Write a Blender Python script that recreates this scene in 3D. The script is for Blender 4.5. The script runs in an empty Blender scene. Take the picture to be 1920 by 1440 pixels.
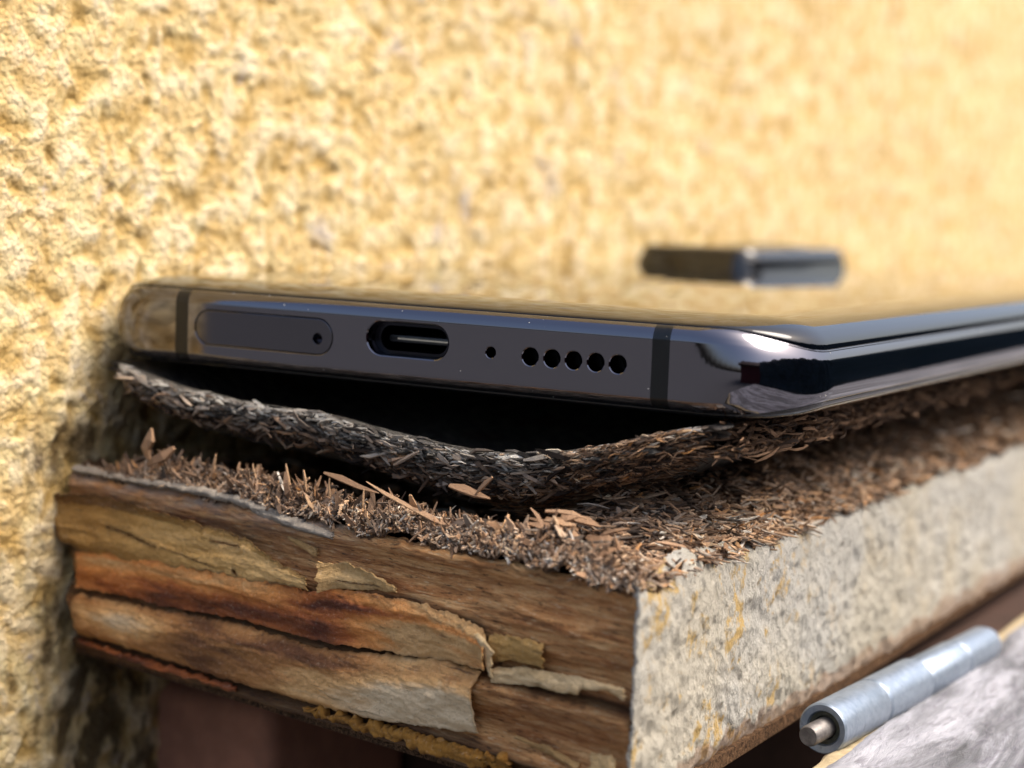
import bpy, bmesh, math, random
import numpy as np
from mathutils import Vector, Matrix

# ------------------------------------------------------------------ camera, sky, sun, exposure
SC = bpy.context.scene
MM = 0.001                                    # everything below is written in millimetres
random.seed(7); RNG = np.random.default_rng(7)

cam_d = bpy.data.cameras.new('camera'); cam = bpy.data.objects.new('camera', cam_d)
SC.collection.objects.link(cam); SC.camera = cam
cx = Vector((0.865173, 0.50004302, 0.03785063)); cy = -Vector((0.08371213, -0.06959362, -0.99405684)); cz = -Vector((-0.49443702, 0.86319969, -0.10207018))
cam.matrix_world = Matrix(((cx.x, cy.x, cz.x, 87.5435*MM), (cx.y, cy.y, cz.y, -133.7054*MM), (cx.z, cy.z, cz.z, 16.2938*MM), (0, 0, 0, 1)))
cam_d.sensor_width = 36; cam_d.lens = 3348.93/1920*36
cam_d.clip_start = 0.005; cam_d.clip_end = 100
cam_d.dof.use_dof = True; cam_d.dof.focus_distance = 0.154; cam_d.dof.aperture_fstop = 23

W = bpy.data.worlds.new("World"); SC.world = W; W.use_nodes = True
SUN_EL, SUN_AZ = 58, 70                       # azimuth clockwise from +Y (north)
sky = W.node_tree.nodes.new('ShaderNodeTexSky'); sky.sky_type = 'NISHITA'; sky.sun_disc = False
sky.sun_elevation = math.radians(SUN_EL); sky.sun_rotation = math.radians(SUN_AZ)
sky.air_density = 1.0; sky.dust_density = 7.0; sky.ozone_density = .6
bgn = W.node_tree.nodes['Background']; W.node_tree.links.new(sky.outputs[0], bgn.inputs[0]); bgn.inputs[1].default_value = 0.14
sl = bpy.data.lights.new('sun', 'SUN'); sl.energy = 1.8; sl.angle = math.radians(38); sl.color = (1, .95, .88)
so = bpy.data.objects.new('sun', sl); SC.collection.objects.link(so)
a, e = math.radians(SUN_AZ), math.radians(SUN_EL)
so.rotation_euler = Vector((math.sin(a)*math.cos(e), math.cos(a)*math.cos(e), math.sin(e))).to_track_quat('Z', 'Y').to_euler()
SC.view_settings.view_transform = 'Standard'; SC.view_settings.look = 'None'; SC.view_settings.gamma = 1
SC.view_settings.exposure = 1.32

# ------------------------------------------------------------------ helpers
def tag(o, label=None, cat=None, group=None, kind=None):
    if label: o['label'] = label
    if cat: o['category'] = cat
    if group: o['group'] = group
    if kind: o['kind'] = kind
    return o
def empty(name, loc, label, cat, group=None):
    o = bpy.data.objects.new(name, None); SC.collection.objects.link(o)
    o.location = Vector(loc)*MM; o.empty_display_size = .01
    return tag(o, label, cat, group)
def build(name, verts, faces, mat, parent=None, smooth=True, uv=None, attrs=None, sharp=None, label=None, kind=None):
    """verts in world mm -> one mesh object whose local frame is its parent's"""
    v = np.asarray(verts, float)
    off = np.array(parent.location)/MM if parent is not None else np.zeros(3)
    if parent is not None and parent.parent is not None: off = off + np.array(parent.parent.location)/MM
    if parent is not None and parent.type == 'MESH': off = np.array(parent['_o']) if '_o' in parent else off
    me = bpy.data.meshes.new(name)
    loc = (v-off)*MM
    if isinstance(faces, np.ndarray):
        nf, k = faces.shape
        me.vertices.add(len(v)); me.vertices.foreach_set('co', loc.ravel())
        me.loops.add(nf*k); me.loops.foreach_set('vertex_index', faces.astype(np.int32).ravel())
        me.polygons.add(nf); me.polygons.foreach_set('loop_start', np.arange(0, nf*k, k, dtype=np.int32))
        me.update(calc_edges=True)
    else:
        me.from_pydata([tuple(q) for q in loc], [], faces)
    if uv is not None:
        l = me.uv_layers.new(name='mm'); li = np.empty(len(me.loops), np.int32); me.loops.foreach_get('vertex_index', li)
        l.data.foreach_set('uv', np.asarray(uv, float)[li].ravel())
    for k_, arr in (attrs or {}).items():
        at = me.attributes.new(k_, 'FLOAT', 'POINT'); at.data.foreach_set('value', np.asarray(arr, np.float32))
    me.validate(); me.update()
    me.polygons.foreach_set('use_smooth', [smooth]*len(me.polygons))
    if sharp: me.set_sharp_from_angle(angle=math.radians(sharp))
    if mat: me.materials.append(mat)
    o = bpy.data.objects.new(name, me); SC.collection.objects.link(o)
    if parent is not None: o.parent = parent
    if label: o['label'] = label
    if kind: o['kind'] = kind
    return o
def gridfaces(nu, nv, keep=None, wrap=False):
    i, j = np.meshgrid(np.arange(nu if wrap else nu-1), np.arange(nv-1), indexing='ij')
    i2 = (i+1) % nu
    f = np.stack([i*nv+j, i2*nv+j, i2*nv+j+1, i*nv+j+1], -1)
    return f[keep] if keep is not None else f.reshape(-1, 4)
def _h(ix, iy, s):
    n = (ix.astype(np.int64)*374761393 + iy.astype(np.int64)*668265263 + s*1442695041) & 0x7fffffff
    n = ((n ^ (n >> 13))*1274126177) & 0x7fffffff
    n = ((n ^ (n >> 15))*2246822519) & 0x7fffffff
    return ((n ^ (n >> 16)) & 0xffff)/65535.0
def vn(x, y, s=0):
    x = np.asarray(x, float); y = np.asarray(y, float)
    ix = np.floor(x); iy = np.floor(y); fx = x-ix; fy = y-iy
    out = 0
    for dx in (0, 1):
        for dy in (0, 1):
            ang = _h(ix+dx, iy+dy, s)*2*np.pi
            g = np.cos(ang)*(fx-dx)+np.sin(ang)*(fy-dy)
            wx = fx if dx else 1-fx; wy = fy if dy else 1-fy
            wx = wx*wx*wx*(wx*(wx*6-15)+10); wy = wy*wy*wy*(wy*(wy*6-15)+10)
            out = out + g*wx*wy
    return out*1.5
def fbm(x, y, s=0, o=4, g=.5):
    r = 0; a_ = 1
    for k in range(o):
        r = r + a_*vn(x*2**k, y*2**k, s+k*17); a_ *= g
    return r
def cell(x, y, s=0):
    """distance to the nearest jittered point (for pits and lumps)"""
    ix = np.floor(x); iy = np.floor(y); d = np.full(np.shape(x), 9.0)
    for dx in (-1, 0, 1):
        for dy in (-1, 0, 1):
            px = ix+dx+.15+.7*_h(ix+dx, iy+dy, s); py = iy+dy+.15+.7*_h(ix+dx, iy+dy, s+5)
            d = np.minimum(d, np.hypot(px-x, py-y))
    return d
def sst(a_, b_, x):
    t = np.clip((x-a_)/(b_-a_), 0, 1); return t*t*(3-2*t)

# ---- materials
def rgb(h):
    c = [int(h[i:i+2], 16)/255 for i in (0, 2, 4)]
    return tuple(x/12.92 if x <= .04045 else ((x+.055)/1.055)**2.4 for x in c)+(1,)
class M:
    def __init__(s, name):
        s.m = bpy.data.materials.new(name); s.m.use_nodes = True; s.nt = s.m.node_tree
        s.p = s.nt.nodes['Principled BSDF']
    def n(s, t, **k):
        nd = s.nt.nodes.new(t)
        for a_, b_ in k.items():
            if a_ in nd.inputs: nd.inputs[a_].default_value = b_
            else: setattr(nd, a_, b_)
        return nd
    def l(s, a_, b_): s.nt.links.new(a_, b_)
    def co(s, kind='Object', sc=(1, 1, 1)):
        t = s.n('ShaderNodeTexCoord'); mp = s.n('ShaderNodeMapping')
        k = 1000 if kind == 'Object' else 1
        mp.inputs['Scale'].default_value = tuple(k*q for q in sc); s.l(t.outputs[kind], mp.inputs[0]); return mp.outputs[0]
    def noise(s, vec, scale, det=6, rough=.6, dist=0):
        t = s.n('ShaderNodeTexNoise'); s.l(vec, t.inputs['Vector']); t.inputs['Scale'].default_value = scale
        t.inputs['Detail'].default_value = det; t.inputs['Roughness'].default_value = rough; t.inputs['Distortion'].default_value = dist
        return t.outputs['Fac']
    def ramp(s, fac, stops):
        r = s.n('ShaderNodeValToRGB'); s.l(fac, r.inputs[0]); e_ = r.color_ramp.elements
        e_[0].position, e_[0].color = stops[0]; e_[1].position, e_[1].color = stops[-1]
        for p, c in stops[1:-1]:
            q = e_.new(p); q.color = c
        return r.outputs[0]
    def mix(s, fac, a_, b_, mode='MIX'):
        x = s.n('ShaderNodeMix'); x.data_type = 'RGBA'; x.blend_type = mode
        for v, i in ((fac, 0), (a_, 6), (b_, 7)):
            if hasattr(v, 'is_output') or isinstance(v, bpy.types.NodeSocket): s.l(v, x.inputs[i])
            else: x.inputs[i].default_value = v
        return x.outputs[2]
    def math(s, op, a_, b_=0, c_=None):
        x = s.n('ShaderNodeMath'); x.operation = op
        for v, i in ((a_, 0), (b_, 1), (c_, 2)):
            if v is None: continue
            if isinstance(v, bpy.types.NodeSocket): s.l(v, x.inputs[i])
            else: x.inputs[i].default_value = v
        return x.outputs[0]
    def step(s, fac, a_, b_):
        x = s.n('ShaderNodeMapRange'); x.interpolation_type = 'SMOOTHSTEP'; s.l(fac, x.inputs[0])
        x.inputs[1].default_value = a_; x.inputs[2].default_value = b_; return x.outputs[0]
    def attr(s, name): return s.n('ShaderNodeAttribute', attribute_name=name).outputs['Fac']
    def bump(s, h, dist, strength=1):
        b = s.n('ShaderNodeBump'); b.inputs['Distance'].default_value = dist*MM; b.inputs['Strength'].default_value = strength
        s.l(h, b.inputs['Height']); s.l(b.outputs[0], s.p.inputs['Normal']); return b
    def base(s, c, rough=.8, metal=0, spec=.5):
        if isinstance(c, bpy.types.NodeSocket): s.l(c, s.p.inputs['Base Color'])
        else: s.p.inputs['Base Color'].default_value = c
        if isinstance(rough, bpy.types.NodeSocket): s.l(rough, s.p.inputs['Roughness'])
        else: s.p.inputs['Roughness'].default_value = rough
        s.p.inputs['Metallic'].default_value = metal; s.p.inputs['Specular IOR Level'].default_value = spec
        return s

def mat_stucco():
    m = M('ochre_stucco'); c = m.co()
    big = m.noise(c, .035, 3, .5); mid = m.noise(c, .22, 5, .6); fine = m.noise(c, 2.2, 6, .7); gr = m.noise(c, .13, 5, .65, .4)
    col = m.ramp(mid, [(.25, rgb('BE9A58')), (.45, rgb('D3B67E')), (.62, rgb('DDC894')), (.8, rgb('E9DCB8'))])
    worn = m.step(m.math('ADD', m.attr('high'), m.math('MULTIPLY', fine, .5)), .72, 1.15)
    col = m.mix(m.math('MULTIPLY', worn, .6), col, rgb('EFE0BE'))
    pit = m.step(m.attr('high'), .42, .1)
    col = m.mix(m.math('MULTIPLY', pit, .65), col, rgb('B08C46'))
    grey = m.step(m.math('ADD', gr, m.math('MULTIPLY', fine, .25)), .72, .84)
    col = m.mix(m.math('MULTIPLY', grey, .8), col, rgb('BDB4B0'))
    speck = m.step(m.noise(c, .75, 4, .75), .72, .78)
    col = m.mix(m.math('MULTIPLY', speck, .55), col, rgb('6E6254'))
    col = m.mix(m.step(m.math('ADD', m.attr('grime_shade'), m.math('MULTIPLY', m.math('SUBTRACT', fine, .5), .5)), .15, 1.2), col, rgb('544226'))
    m.base(col, .92, 0, .25)
    vo = m.n('ShaderNodeTexVoronoi'); vo.inputs['Scale'].default_value = 1.9; m.l(c, vo.inputs['Vector'])
    vo2 = m.n('ShaderNodeTexVoronoi'); vo2.inputs['Scale'].default_value = .95; m.l(c, vo2.inputs['Vector'])
    h = m.math('ADD', m.math('MULTIPLY', m.noise(c, 1.3, 6, .75), 1), m.math('ADD', m.math('MULTIPLY', vo.outputs['Distance'], -.45), m.math('MULTIPLY', vo2.outputs['Distance'], -.35)))
    m.bump(h, .72, 1)
    return m.m
def mat_chip():
    m = M('splintered_wood'); t = m.attr('tone'); c = m.co()
    col = m.ramp(t, [(0, rgb('261D18')), (.2, rgb('4C3A2C')), (.42, rgb('7C6048')), (.6, rgb('9E7E62')), (.76, rgb('B89672')), (.88, rgb('B47E48')), (.95, rgb('CCB898')), (1, rgb('D2C8B8'))])
    col = m.mix(m.attr('grey'), col, m.ramp(t, [(0, rgb('1C1A18')), (.3, rgb('55504A')), (.6, rgb('8C867C')), (1, rgb('B0ACA2'))]))
    g = m.noise(c, 4, 5, .7)
    col = m.mix(m.math('MULTIPLY', m.step(g, .5, .8), .5), col, rgb('4C3A2C'))
    m.base(col, .85, 0, .2); m.bump(m.noise(c, 7, 4, .7), .12, .8)
    return m.m
def mat_crust():
    m = M('grey_weathered_fibre'); c = m.co('UV', (.5, 3.2, 1)); c2 = m.co()
    f = m.noise(c, 1.3, 7, .7, .6)
    col = m.ramp(f, [(.3, rgb('1A1816')), (.44, rgb('4A4640')), (.56, rgb('857F75')), (.7, rgb('B0A99C')), (.85, rgb('CBC5B8'))])
    br = m.step(m.noise(c2, .12, 3, .6), .54, .7)
    col = m.mix(m.math('MULTIPLY', br, .6), col, rgb('5C4331'))
    m.base(col, .9, 0, .2); m.bump(m.math('ADD', f, m.math('MULTIPLY', m.noise(c2, 3.5, 5, .7), .6)), .7, 1)
    return m.m
def mat_core():
    m = M('rotten_core'); c = m.co()
    f = m.noise(c, 2.2, 8, .8, 1.2)
    col = m.ramp(f, [(.3, rgb('1A130E')), (.45, rgb('4A3728')), (.58, rgb('8A6A4E')), (.72, rgb('B89A78'))])
    m.base(col, .95, 0, .1); m.bump(f, 1.2, 1)
    return m.m
def mat_grain():
    m = M('brown_foil_wood'); c = m.co('UV', (.1, 1, 1)); c1 = m.co('UV', (.16, 1, 1)); c3 = m.co('UV', (1, 1, 1))
    f = m.noise(c, 1.5, 8, .8, .5); g = m.noise(c1, 3.2, 5, .8); b = m.noise(c3, .16, 4, .6)
    col = m.ramp(f, [(.27, rgb('46260F')), (.38, rgb('8E5A30')), (.5, rgb('BE8650')), (.62, rgb('DCAE76')), (.85, rgb('ECCB98'))])
    col = m.mix(m.math('MULTIPLY', m.step(g, .56, .64), .75), col, rgb('DCC096'))
    col = m.mix(m.math('MULTIPLY', m.step(g, .46, .37), .8), col, rgb('2A1A10'))
    red = m.step(m.noise(c1, .35, 3, .5), .5, .68)
    col = m.mix(m.math('MULTIPLY', red, .4), col, rgb('8A4A22'))
    col = m.mix(m.math('MULTIPLY', m.attr('grey'), .8), col, rgb('8F8880'))
    col = m.mix(m.math('MULTIPLY', m.step(b, .64, .78), .3), col, rgb('2F2018'))
    col = m.mix(m.math('MULTIPLY', m.attr('dirt_shade'), .8), col, rgb('20130B'))
    m.base(col, .6, 0, .3); m.bump(m.math('ADD', f, m.math('MULTIPLY', g, .7)), .4, 1)
    return m.m
def mat_sheet(name, cols, stain='3A2114', amt=.6, rough=.5, stretch=.18, dark='2A160C'):
    m = M(name); c = m.co('UV', (stretch, 1, 1)); c3 = m.co('UV', (1, 1, 1))
    f = m.noise(c, .7, 5, .6, .6); sp = m.noise(c3, 1.7, 5, .75); fine = m.noise(c3, 2.4, 6, .85)
    x = m.math('ADD', m.math('MULTIPLY', f, .6), m.math('MULTIPLY', m.attr('tone'), .55))
    n_ = len(cols); col = m.ramp(x, [(.28+.5*i/(n_-1), rgb(h)) for i, h in enumerate(cols)])
    st = m.step(m.noise(c, 1.1, 6, .65, 1.2), .55, .72)
    col = m.mix(m.math('MULTIPLY', st, amt), col, rgb(stain))
    col = m.mix(m.math('MULTIPLY', m.step(sp, .64, .72), .6), col, rgb('2A1C12'))
    col = m.mix(m.math('MULTIPLY', m.step(fine, .55, .68), .32), col, rgb('EBDCC0'))
    col = m.mix(m.math('MULTIPLY', m.step(fine, .46, .34), .5), col, rgb(stain))
    col = m.mix(m.math('MULTIPLY', m.attr('rim'), .85), col, rgb(dark))
    m.base(col, rough, 0, .4); m.bump(m.math('ADD', m.noise(c3, 1.2, 6, .65), m.math('MULTIPLY', fine, .4)), .35, 1)
    return m.m
def mat_pale():
    m = M('pale_flaking_face'); c = m.co('Object', (1, 1, .55)); c2 = m.co()
    f = m.noise(c, 3.4, 7, .75, .8); y = m.noise(c2, .2, 5, .65, .3); y2 = m.noise(c, .7, 4, .7)
    col = m.ramp(f, [(.22, rgb('908A7E')), (.32, rgb('B8B2A4')), (.44, rgb('C0BDB4')), (.65, rgb('CCC9C0')), (.85, rgb('DCDAD4'))])
    yy = m.step(m.math('ADD', y, m.math('MULTIPLY', y2, .45)), .755, .86)
    col = m.mix(m.math('MULTIPLY', m.math('MULTIPLY', yy, m.attr('yel')), .8), col, rgb('C9A24E'))
    cream = m.step(m.noise(c2, .06, 3, .5), .4, .6)
    col = m.mix(m.math('MULTIPLY', cream, .2), col, rgb('D9C490'))
    dk = m.step(m.noise(c, 3.8, 5, .75), .62, .67)
    col = m.mix(m.math('MULTIPLY', dk, .7), col, rgb('4A443C'))
    pk = m.step(m.attr('low'), .2, .8)
    col = m.mix(m.math('MULTIPLY', pk, .55), col, rgb('A8846A'))
    m.base(col, .9, 0, .2); m.bump(m.math('ADD', f, m.math('MULTIPLY', m.noise(c, 5, 4, .7), .35)), .75, 1)
    return m.m
def mat_metal(name, col, rough=.08, n=.03):
    m = M(name); c = m.co(); r = m.math('ADD', m.math('MULTIPLY', m.noise(c, .35, 4, .6), n*2), rough-n)
    m.base(rgb(col), r, 1); m.bump(m.noise(c, 1.2, 4, .7), .004, .6); return m.m
def mat_glass():
    m = M('dark_mirror_glass'); c = m.co()
    sm = m.step(m.noise(c, .12, 5, .65, .5), .5, .75)
    m.base(rgb('030408'), m.math('ADD', m.math('MULTIPLY', sm, .05), .015), 0, .5); m.p.inputs['IOR'].default_value = 1.46
    
    b = m.n('ShaderNodeBump'); b.inputs['Distance'].default_value = .006*MM; m.l(m.noise(c, .3, 2, .5), b.inputs['Height']); m.l(b.outputs[0], m.p.inputs['Normal'])
    return m.m
def mat_simple(name, col, rough=.6, spec=.4, var=None, bs=1.5, bd=.1, metal=0):
    m = M(name); c = m.co(); f = m.noise(c, bs, 5, .65)
    m.base(m.mix(m.step(f, .35, .7), rgb(col), rgb(var or col)), rough, metal, spec); m.bump(f, bd, .6); return m.m
def mat_panel():
    m = M('weathered_grey_wood'); c = m.co('Object', (1, .22, 1)); c2 = m.co()
    f = m.noise(c, .9, 7, .75, .5); g = m.noise(c, .16, 5, .7, .8)
    col = m.ramp(g, [(.36, rgb('4A4A4C')), (.47, rgb('6E6E72')), (.57, rgb('909096')), (.75, rgb('A4A4AA'))])
    col = m.mix(m.math('MULTIPLY', m.step(f, .5, .65), .6), col, rgb('545058'))
    m.base(col, .8, 0, .3); m.bump(f, .5, 1); return m.m

STUCCO, CHIP, CRUST, CORE, GRAIN = mat_stucco(), mat_chip(), mat_crust(), mat_core(), mat_grain()
TAN = mat_sheet('olive_tan_veneer', ['6A4824', 'A0783C', 'C89C58', 'DAB070'], '3E2612', .7)
ORANGE = mat_sheet('orange_brown_veneer', ['5A260E', 'A85A24', 'DC9048', 'CCA068'], '4A1C0A', .75)
CREAM = mat_sheet('cream_brown_veneer', ['6A4020', 'B47C44', 'E0AE70', 'E2C8A0'], '4E2A12', .75)
PALEV = mat_sheet('pale_cream_veneer', ['AC8650', 'CBA66E', 'DEC090'], '54401F', .5)
OCHRE = mat_sheet('ochre_crumbly_veneer', ['6E4818', '9A6A24', 'B07E36'], '3A220C', .7, .9, .6)
PALE = mat_pale()
METAL = mat_metal('tinted_polished_metal', '6B6A71', .075, .04); PORT = mat_metal('dark_port_metal', '2C2C32', .25)
GLASS = mat_glass()
BAND = mat_simple('antenna_plastic', '060709', .3, .4, '0A0B0C', 2, .01)
GASKET = mat_simple('black_gasket', '030304', .7, .2)
BLACK = mat_simple('black_plastic', '08080A', .35, .4)
ZINC = M('zinc_plated_steel'); _c = ZINC.co(); ZINC.base(ZINC.mix(ZINC.step(ZINC.noise(_c, 1.5, 5, .6), .35, .7), rgb('84909E'), rgb('949FAC')), ZINC.math('ADD', ZINC.math('MULTIPLY', ZINC.noise(_c, .7, 5, .7), .35), .22), .75)
ZINC.base(ZINC.mix(ZINC.math('MULTIPLY', ZINC.step(ZINC.noise(_c, 1.1, 6, .75), .58, .7), .6), ZINC.mix(ZINC.step(ZINC.noise(_c, 1.5, 5, .6), .35, .7), rgb('84909E'), rgb('949FAC')), rgb('5A5C5C')), ZINC.math('ADD', ZINC.math('MULTIPLY', ZINC.noise(_c, .7, 5, .7), .35), .22), .7); ZINC.bump(ZINC.noise(_c, 2, 4, .6), .05, .5); ZINC = ZINC.m
ZDARK = mat_simple('dull_dark_steel', '35382F', .5, .4, '4A4C44', 1, .1, .5)
PIN = mat_simple('dull_pin_steel', '5C5856', .5, .4, '7A7672', 1, .1, .6)
PANEL = mat_panel(); BEIGE = mat_simple('worn_beige_edge', '9A8A6C', .8, .3, 'B0A080', .8, .3)
REDB = mat_simple('reddish_brown_block', '8E6450', .8, .3, 'A0705A', .3, .4); DKWOOD = mat_simple('dark_brown_wood', '38241A', .8, .3, '2C1C12', .2, .4)

# ------------------------------------------------------------------ wall (front plane near X = -37, runs away along +Y)
def wall():
    ys = [-17.2]
    while ys[-1] < 900:
        y = ys[-1]; ys.append(y + (.25 if -22 < y < 95 else (.25+(y-95)*.0075 if y >= 95 else .6)))
    zs = [-75.0]
    while zs[-1] < 190:
        z = zs[-1]; zs.append(z + (.25 if -48 < z < 42 else .7))
    ys = np.array(ys); zs = np.array(zs)
    Y, Z = np.meshgrid(ys, zs, indexing='ij')
    wx = Y + 1.2*vn(Y/5, Z/5, 3); wz = Z + 1.2*vn(Y/5, Z/5, 9)
    lumps = fbm(wx/4.2, wz/4.2, 21, 3, .55)
    pits = np.clip(1-cell(wx/3.7, wz/4.3, 31)/.4, 0, 1)**1.1 * sst(-.2, .1, vn(Y/7, Z/7, 77)) * (.5+.8*_h(np.floor(wx/3.7), np.floor(wz/4.3), 3))
    pits2 = np.clip(1-cell(wx/1.9, wz/2.1, 51)/.4, 0, 1)
    bumps = np.clip(1-cell(wx/3.1, wz/3.1, 61)/.6, 0, 1)
    fine = fbm(Y/1.5, Z/1.5, 90, 4, .6)
    d = .5*fbm(Y/28, Z/28, 5, 2) + .16*lumps + .11*bumps - .4*pits - .2*pits2 + .13*fine
    grime_shade = np.exp(-(np.clip(np.abs(Y+1)-3, 0, 99)/4.5)**2)*sst(-4, -9, Z)*.9 + .8*sst(-26, -34, Z)*sst(-4, 3, Y)  # shelf shadow and blackish grime along the junction, both painted into the colour
    grime_shade = grime_shade*(.55+.9*fbm(Y/3.5, Z/6, 141, 4, .6)) + .5*sst(.25, .6, fbm(Y/9, Z/7, 151, 4, .6))*sst(0, -10, Z)
    high = np.clip(.5 + .45*lumps + .3*bumps - .55*pits - .25*pits2 + .1*fine, 0, 1)
    # keep clear of the phone's flank
    X = -37.9 - 1.5*sst(-10, 16, Y) + d
    near = sst(-2, 3, Y)*sst(-6, -2, Z)*(1-sst(7, 12, Z))*(1-sst(160, 168, Y))
    X = X*(1-near) + np.minimum(X, -38.9)*near
    v = np.stack([X, Y, Z], -1).reshape(-1, 3)
    f = gridfaces(len(ys), len(zs))
    w = empty('wall', (-37.9, 400, -75), 'rough yellow ochre stucco wall behind and beside the phone, full of pits and worn pale lumps', 'wall')
    build('stucco_face', v, f, STUCCO, w, attrs={'high': high.ravel(), 'grime_shade': np.clip(grime_shade, 0, 1).ravel()})
    y0, y1, z0, z1 = -17.2, 900, -75, 190
    bv = [(-40.4, y0, z0), (-40.4, y1, z0), (-40.4, y1, z1), (-40.4, y0, z1), (-90, y0, z0), (-90, y1, z0), (-90, y1, z1), (-90, y0, z1)]
    build('masonry', bv, [(0, 1, 2, 3), (7, 6, 5, 4), (0, 4, 5, 1), (1, 5, 6, 2), (2, 6, 7, 3), (3, 7, 4, 0)], STUCCO, w, smooth=False)
wall()

# ------------------------------------------------------------------ smartphone
X0, HX, Y0, Y1, RC = -1.0, 37.7, 0.0, 158.0, 9.6
def outline():
    """(point, outward normal, k) round the phone, k = 0 on the short straight sides, 1 on the long ones"""
    pts = []
    xs = sorted(set([round(q, 3) for q in np.arange(-29, 27.01, 1.0)]+[-26.9, -25.35, 24.2, 25.8]))
    xs = [q for q in xs if min(abs(q-t) for t in (-26.9, -25.35, 24.2, 25.8)) > .25 or q in (-26.9, -25.35, 24.2, 25.8)]
    n = 2.35
    def corner(cx_, cy_, sx, sy, first):
        r = []
        for i in range(1, 34):
            t = i/34*math.pi/2
            a_, b_ = math.sin(t)**(2/n), math.cos(t)**(2/n)
            nx, ny = math.sin(t)**(2-2/n), math.cos(t)**(2-2/n); q = math.hypot(nx, ny)
            k = sst(.15, 1.0, t/(math.pi/2))
            r.append(((cx_+sx*RC*a_, cy_+sy*RC*b_), (sx*nx/q, sy*ny/q), float(k)))
        return r
    for x in xs: pts.append(((x, Y0), (0, -1), 0.))
    pts += corner(X0+HX-RC, Y0+RC, 1, -1, True)
    for y in np.linspace(Y0+RC, Y1-RC, 40): pts.append(((X0+HX, float(y)), (1, 0), 1.))
    pts += corner(X0+HX-RC, Y1-RC, 1, 1, True)[::-1]
    for x in xs[::-1]: pts.append(((x, Y1), (0, 1), 0.))
    pts += corner(X0-HX+RC, Y1-RC, -1, 1, True)
    for y in np.linspace(Y1-RC, Y0+RC, 40): pts.append(((X0-HX, float(y)), (-1, 0), 1.))
    pts += corner(X0-HX+RC, Y0+RC, -1, -1, True)[::-1]
    return pts
OUT = outline()
def arcprof(ctrl, n):
    """Catmull-Rom through control points (inset, z)"""
    c = np.array(ctrl, float); c = np.vstack([2*c[0]-c[1], c, 2*c[-1]-c[-2]]); r = []
    m = len(c)-3
    for s in range(m):
        for t in np.linspace(0, 1, n, endpoint=False):
            p0, p1, p2, p3 = c[s:s+4]
            r.append(.5*((2*p1)+(p2-p0)*t+(2*p0-5*p1+4*p2-p3)*t*t+(3*p1-p0-3*p2+p3)*t**3))
    r.append(c[-2]); return np.array(r)
FS = np.vstack([[6.8, -.1], [1.2, -.3], [1.05, -.42], arcprof([(.93, -.5), (.45, -.22), (.12, .2)], 5), [[.02, .42], [0, .5], [0, .6]],
                [[0, 1.2], [0, 3], [0, 4.8], [0, 5.3], [0, 5.36]], arcprof([(.02, 5.46), (.16, 5.9), (.42, 6.3), (.72, 6.5)], 5), [[.84, 6.52], [.9, 6.35], [6.8, 6.2]]])
nF = len(FS); nm = nF-8
tt = (FS[3:-3, 1]+.5)/7.0*2-1
FL = np.vstack([[6.8, .9], [.62, .55], [.5, .5]]+[np.stack([np.where(tt > 0, .55*tt**2, .4*tt**4), 2.65+2.1*tt], -1)]+[[[.58, 4.82], [.68, 4.7], [6.8, 4.4]]])
GS = np.vstack([[1.06, 6.3], arcprof([(1.04, 6.48), (1.1, 6.62), (1.4, 6.78), (2.3, 7.0), (4.0, 7.28), (5.6, 7.44), (7.0, 7.5)], 5)])
GL = np.vstack([[.66, 4.7], arcprof([(.58, 4.86), (.68, 5.35), (1.05, 5.95), (1.9, 6.62), (3.2, 7.15), (5.2, 7.43), (7.0, 7.5)], 5)])
SS = np.vstack([[1.35, -.25], arcprof([(1.2, -.5), (1.3, -.72), (1.9, -.9), (3.4, -.98), (7.0, -1.0)], 5)])
SL = np.vstack([[.7, .6], arcprof([(.56, .44), (.75, .0), (1.5, -.5), (3.4, -.88), (7.0, -1.0)], 5)])
FM = FS.copy(); FM[3:-3, 0] = .95*tt**2
def loft(cols, ps, pl, pm=None):
    v = []
    for (x, y), (nx, ny), k in cols:
        k2 = float(sst(.0, .75, min(abs(nx), 1)))
        for j_, (a_, b_) in enumerate(zip(ps, pl)):
            a0 = a_[0] if pm is None else a_[0]*(1-k2)+pm[j_][0]*k2
            if pm is not None and 3 <= j_ < nF-3: a0 -= .75*(1-tt[j_-3]**2)*math.sin(math.pi*min(max(abs(nx), 0), 1))**1.3/(1-.999*k)*(1-k)
            ins = a0*(1-k)+b_[0]*k; z = a_[1]*(1-k)+b_[1]*k
            v.append((x-nx*ins, y-ny*ins, z))
    return v
phone = empty('smartphone', (0, 79, -1), 'dark glossy smartphone lying on the warped shelf top with its charging port towards the viewer', 'smartphone')
def segment(name, i0, i1, mat, extra=None):
    n_ = len(OUT); cols = [OUT[i % n_] for i in range(i0, i1+1)]
    if extra:  # slightly proud or recessed band
        cols = [((x+nx*extra, y+ny*extra), (nx, ny), k) for (x, y), (nx, ny), k in cols]
    v = loft(cols, FS, FL, FM); m = nF; fs = []
    for i in range(len(cols)-1):
        for j in range(m): fs.append((i*m+j, (i+1)*m+j, (i+1)*m+(j+1) % m, i*m+(j+1) % m))
    fs.append(tuple(range(m))); q = (len(cols)-1)*m; fs.append(tuple(q+j for j in range(m-1, -1, -1)))
    return build(name, v, fs, mat, phone, sharp=28)
def idx(x, y=Y0, lo=0):
    return min(range(lo, len(OUT)), key=lambda i: abs(OUT[i][0][0]-x)+abs(OUT[i][0][1]-y))
iA, iB, iC, iD = idx(-26.9), idx(-25.35), idx(24.2), idx(25.8)
jD, jC, jB, jA = idx(25.8, Y1), idx(24.2, Y1), idx(-25.35, Y1), idx(-26.9, Y1)
frame = segment('frame', iB, iC, METAL)
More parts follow.
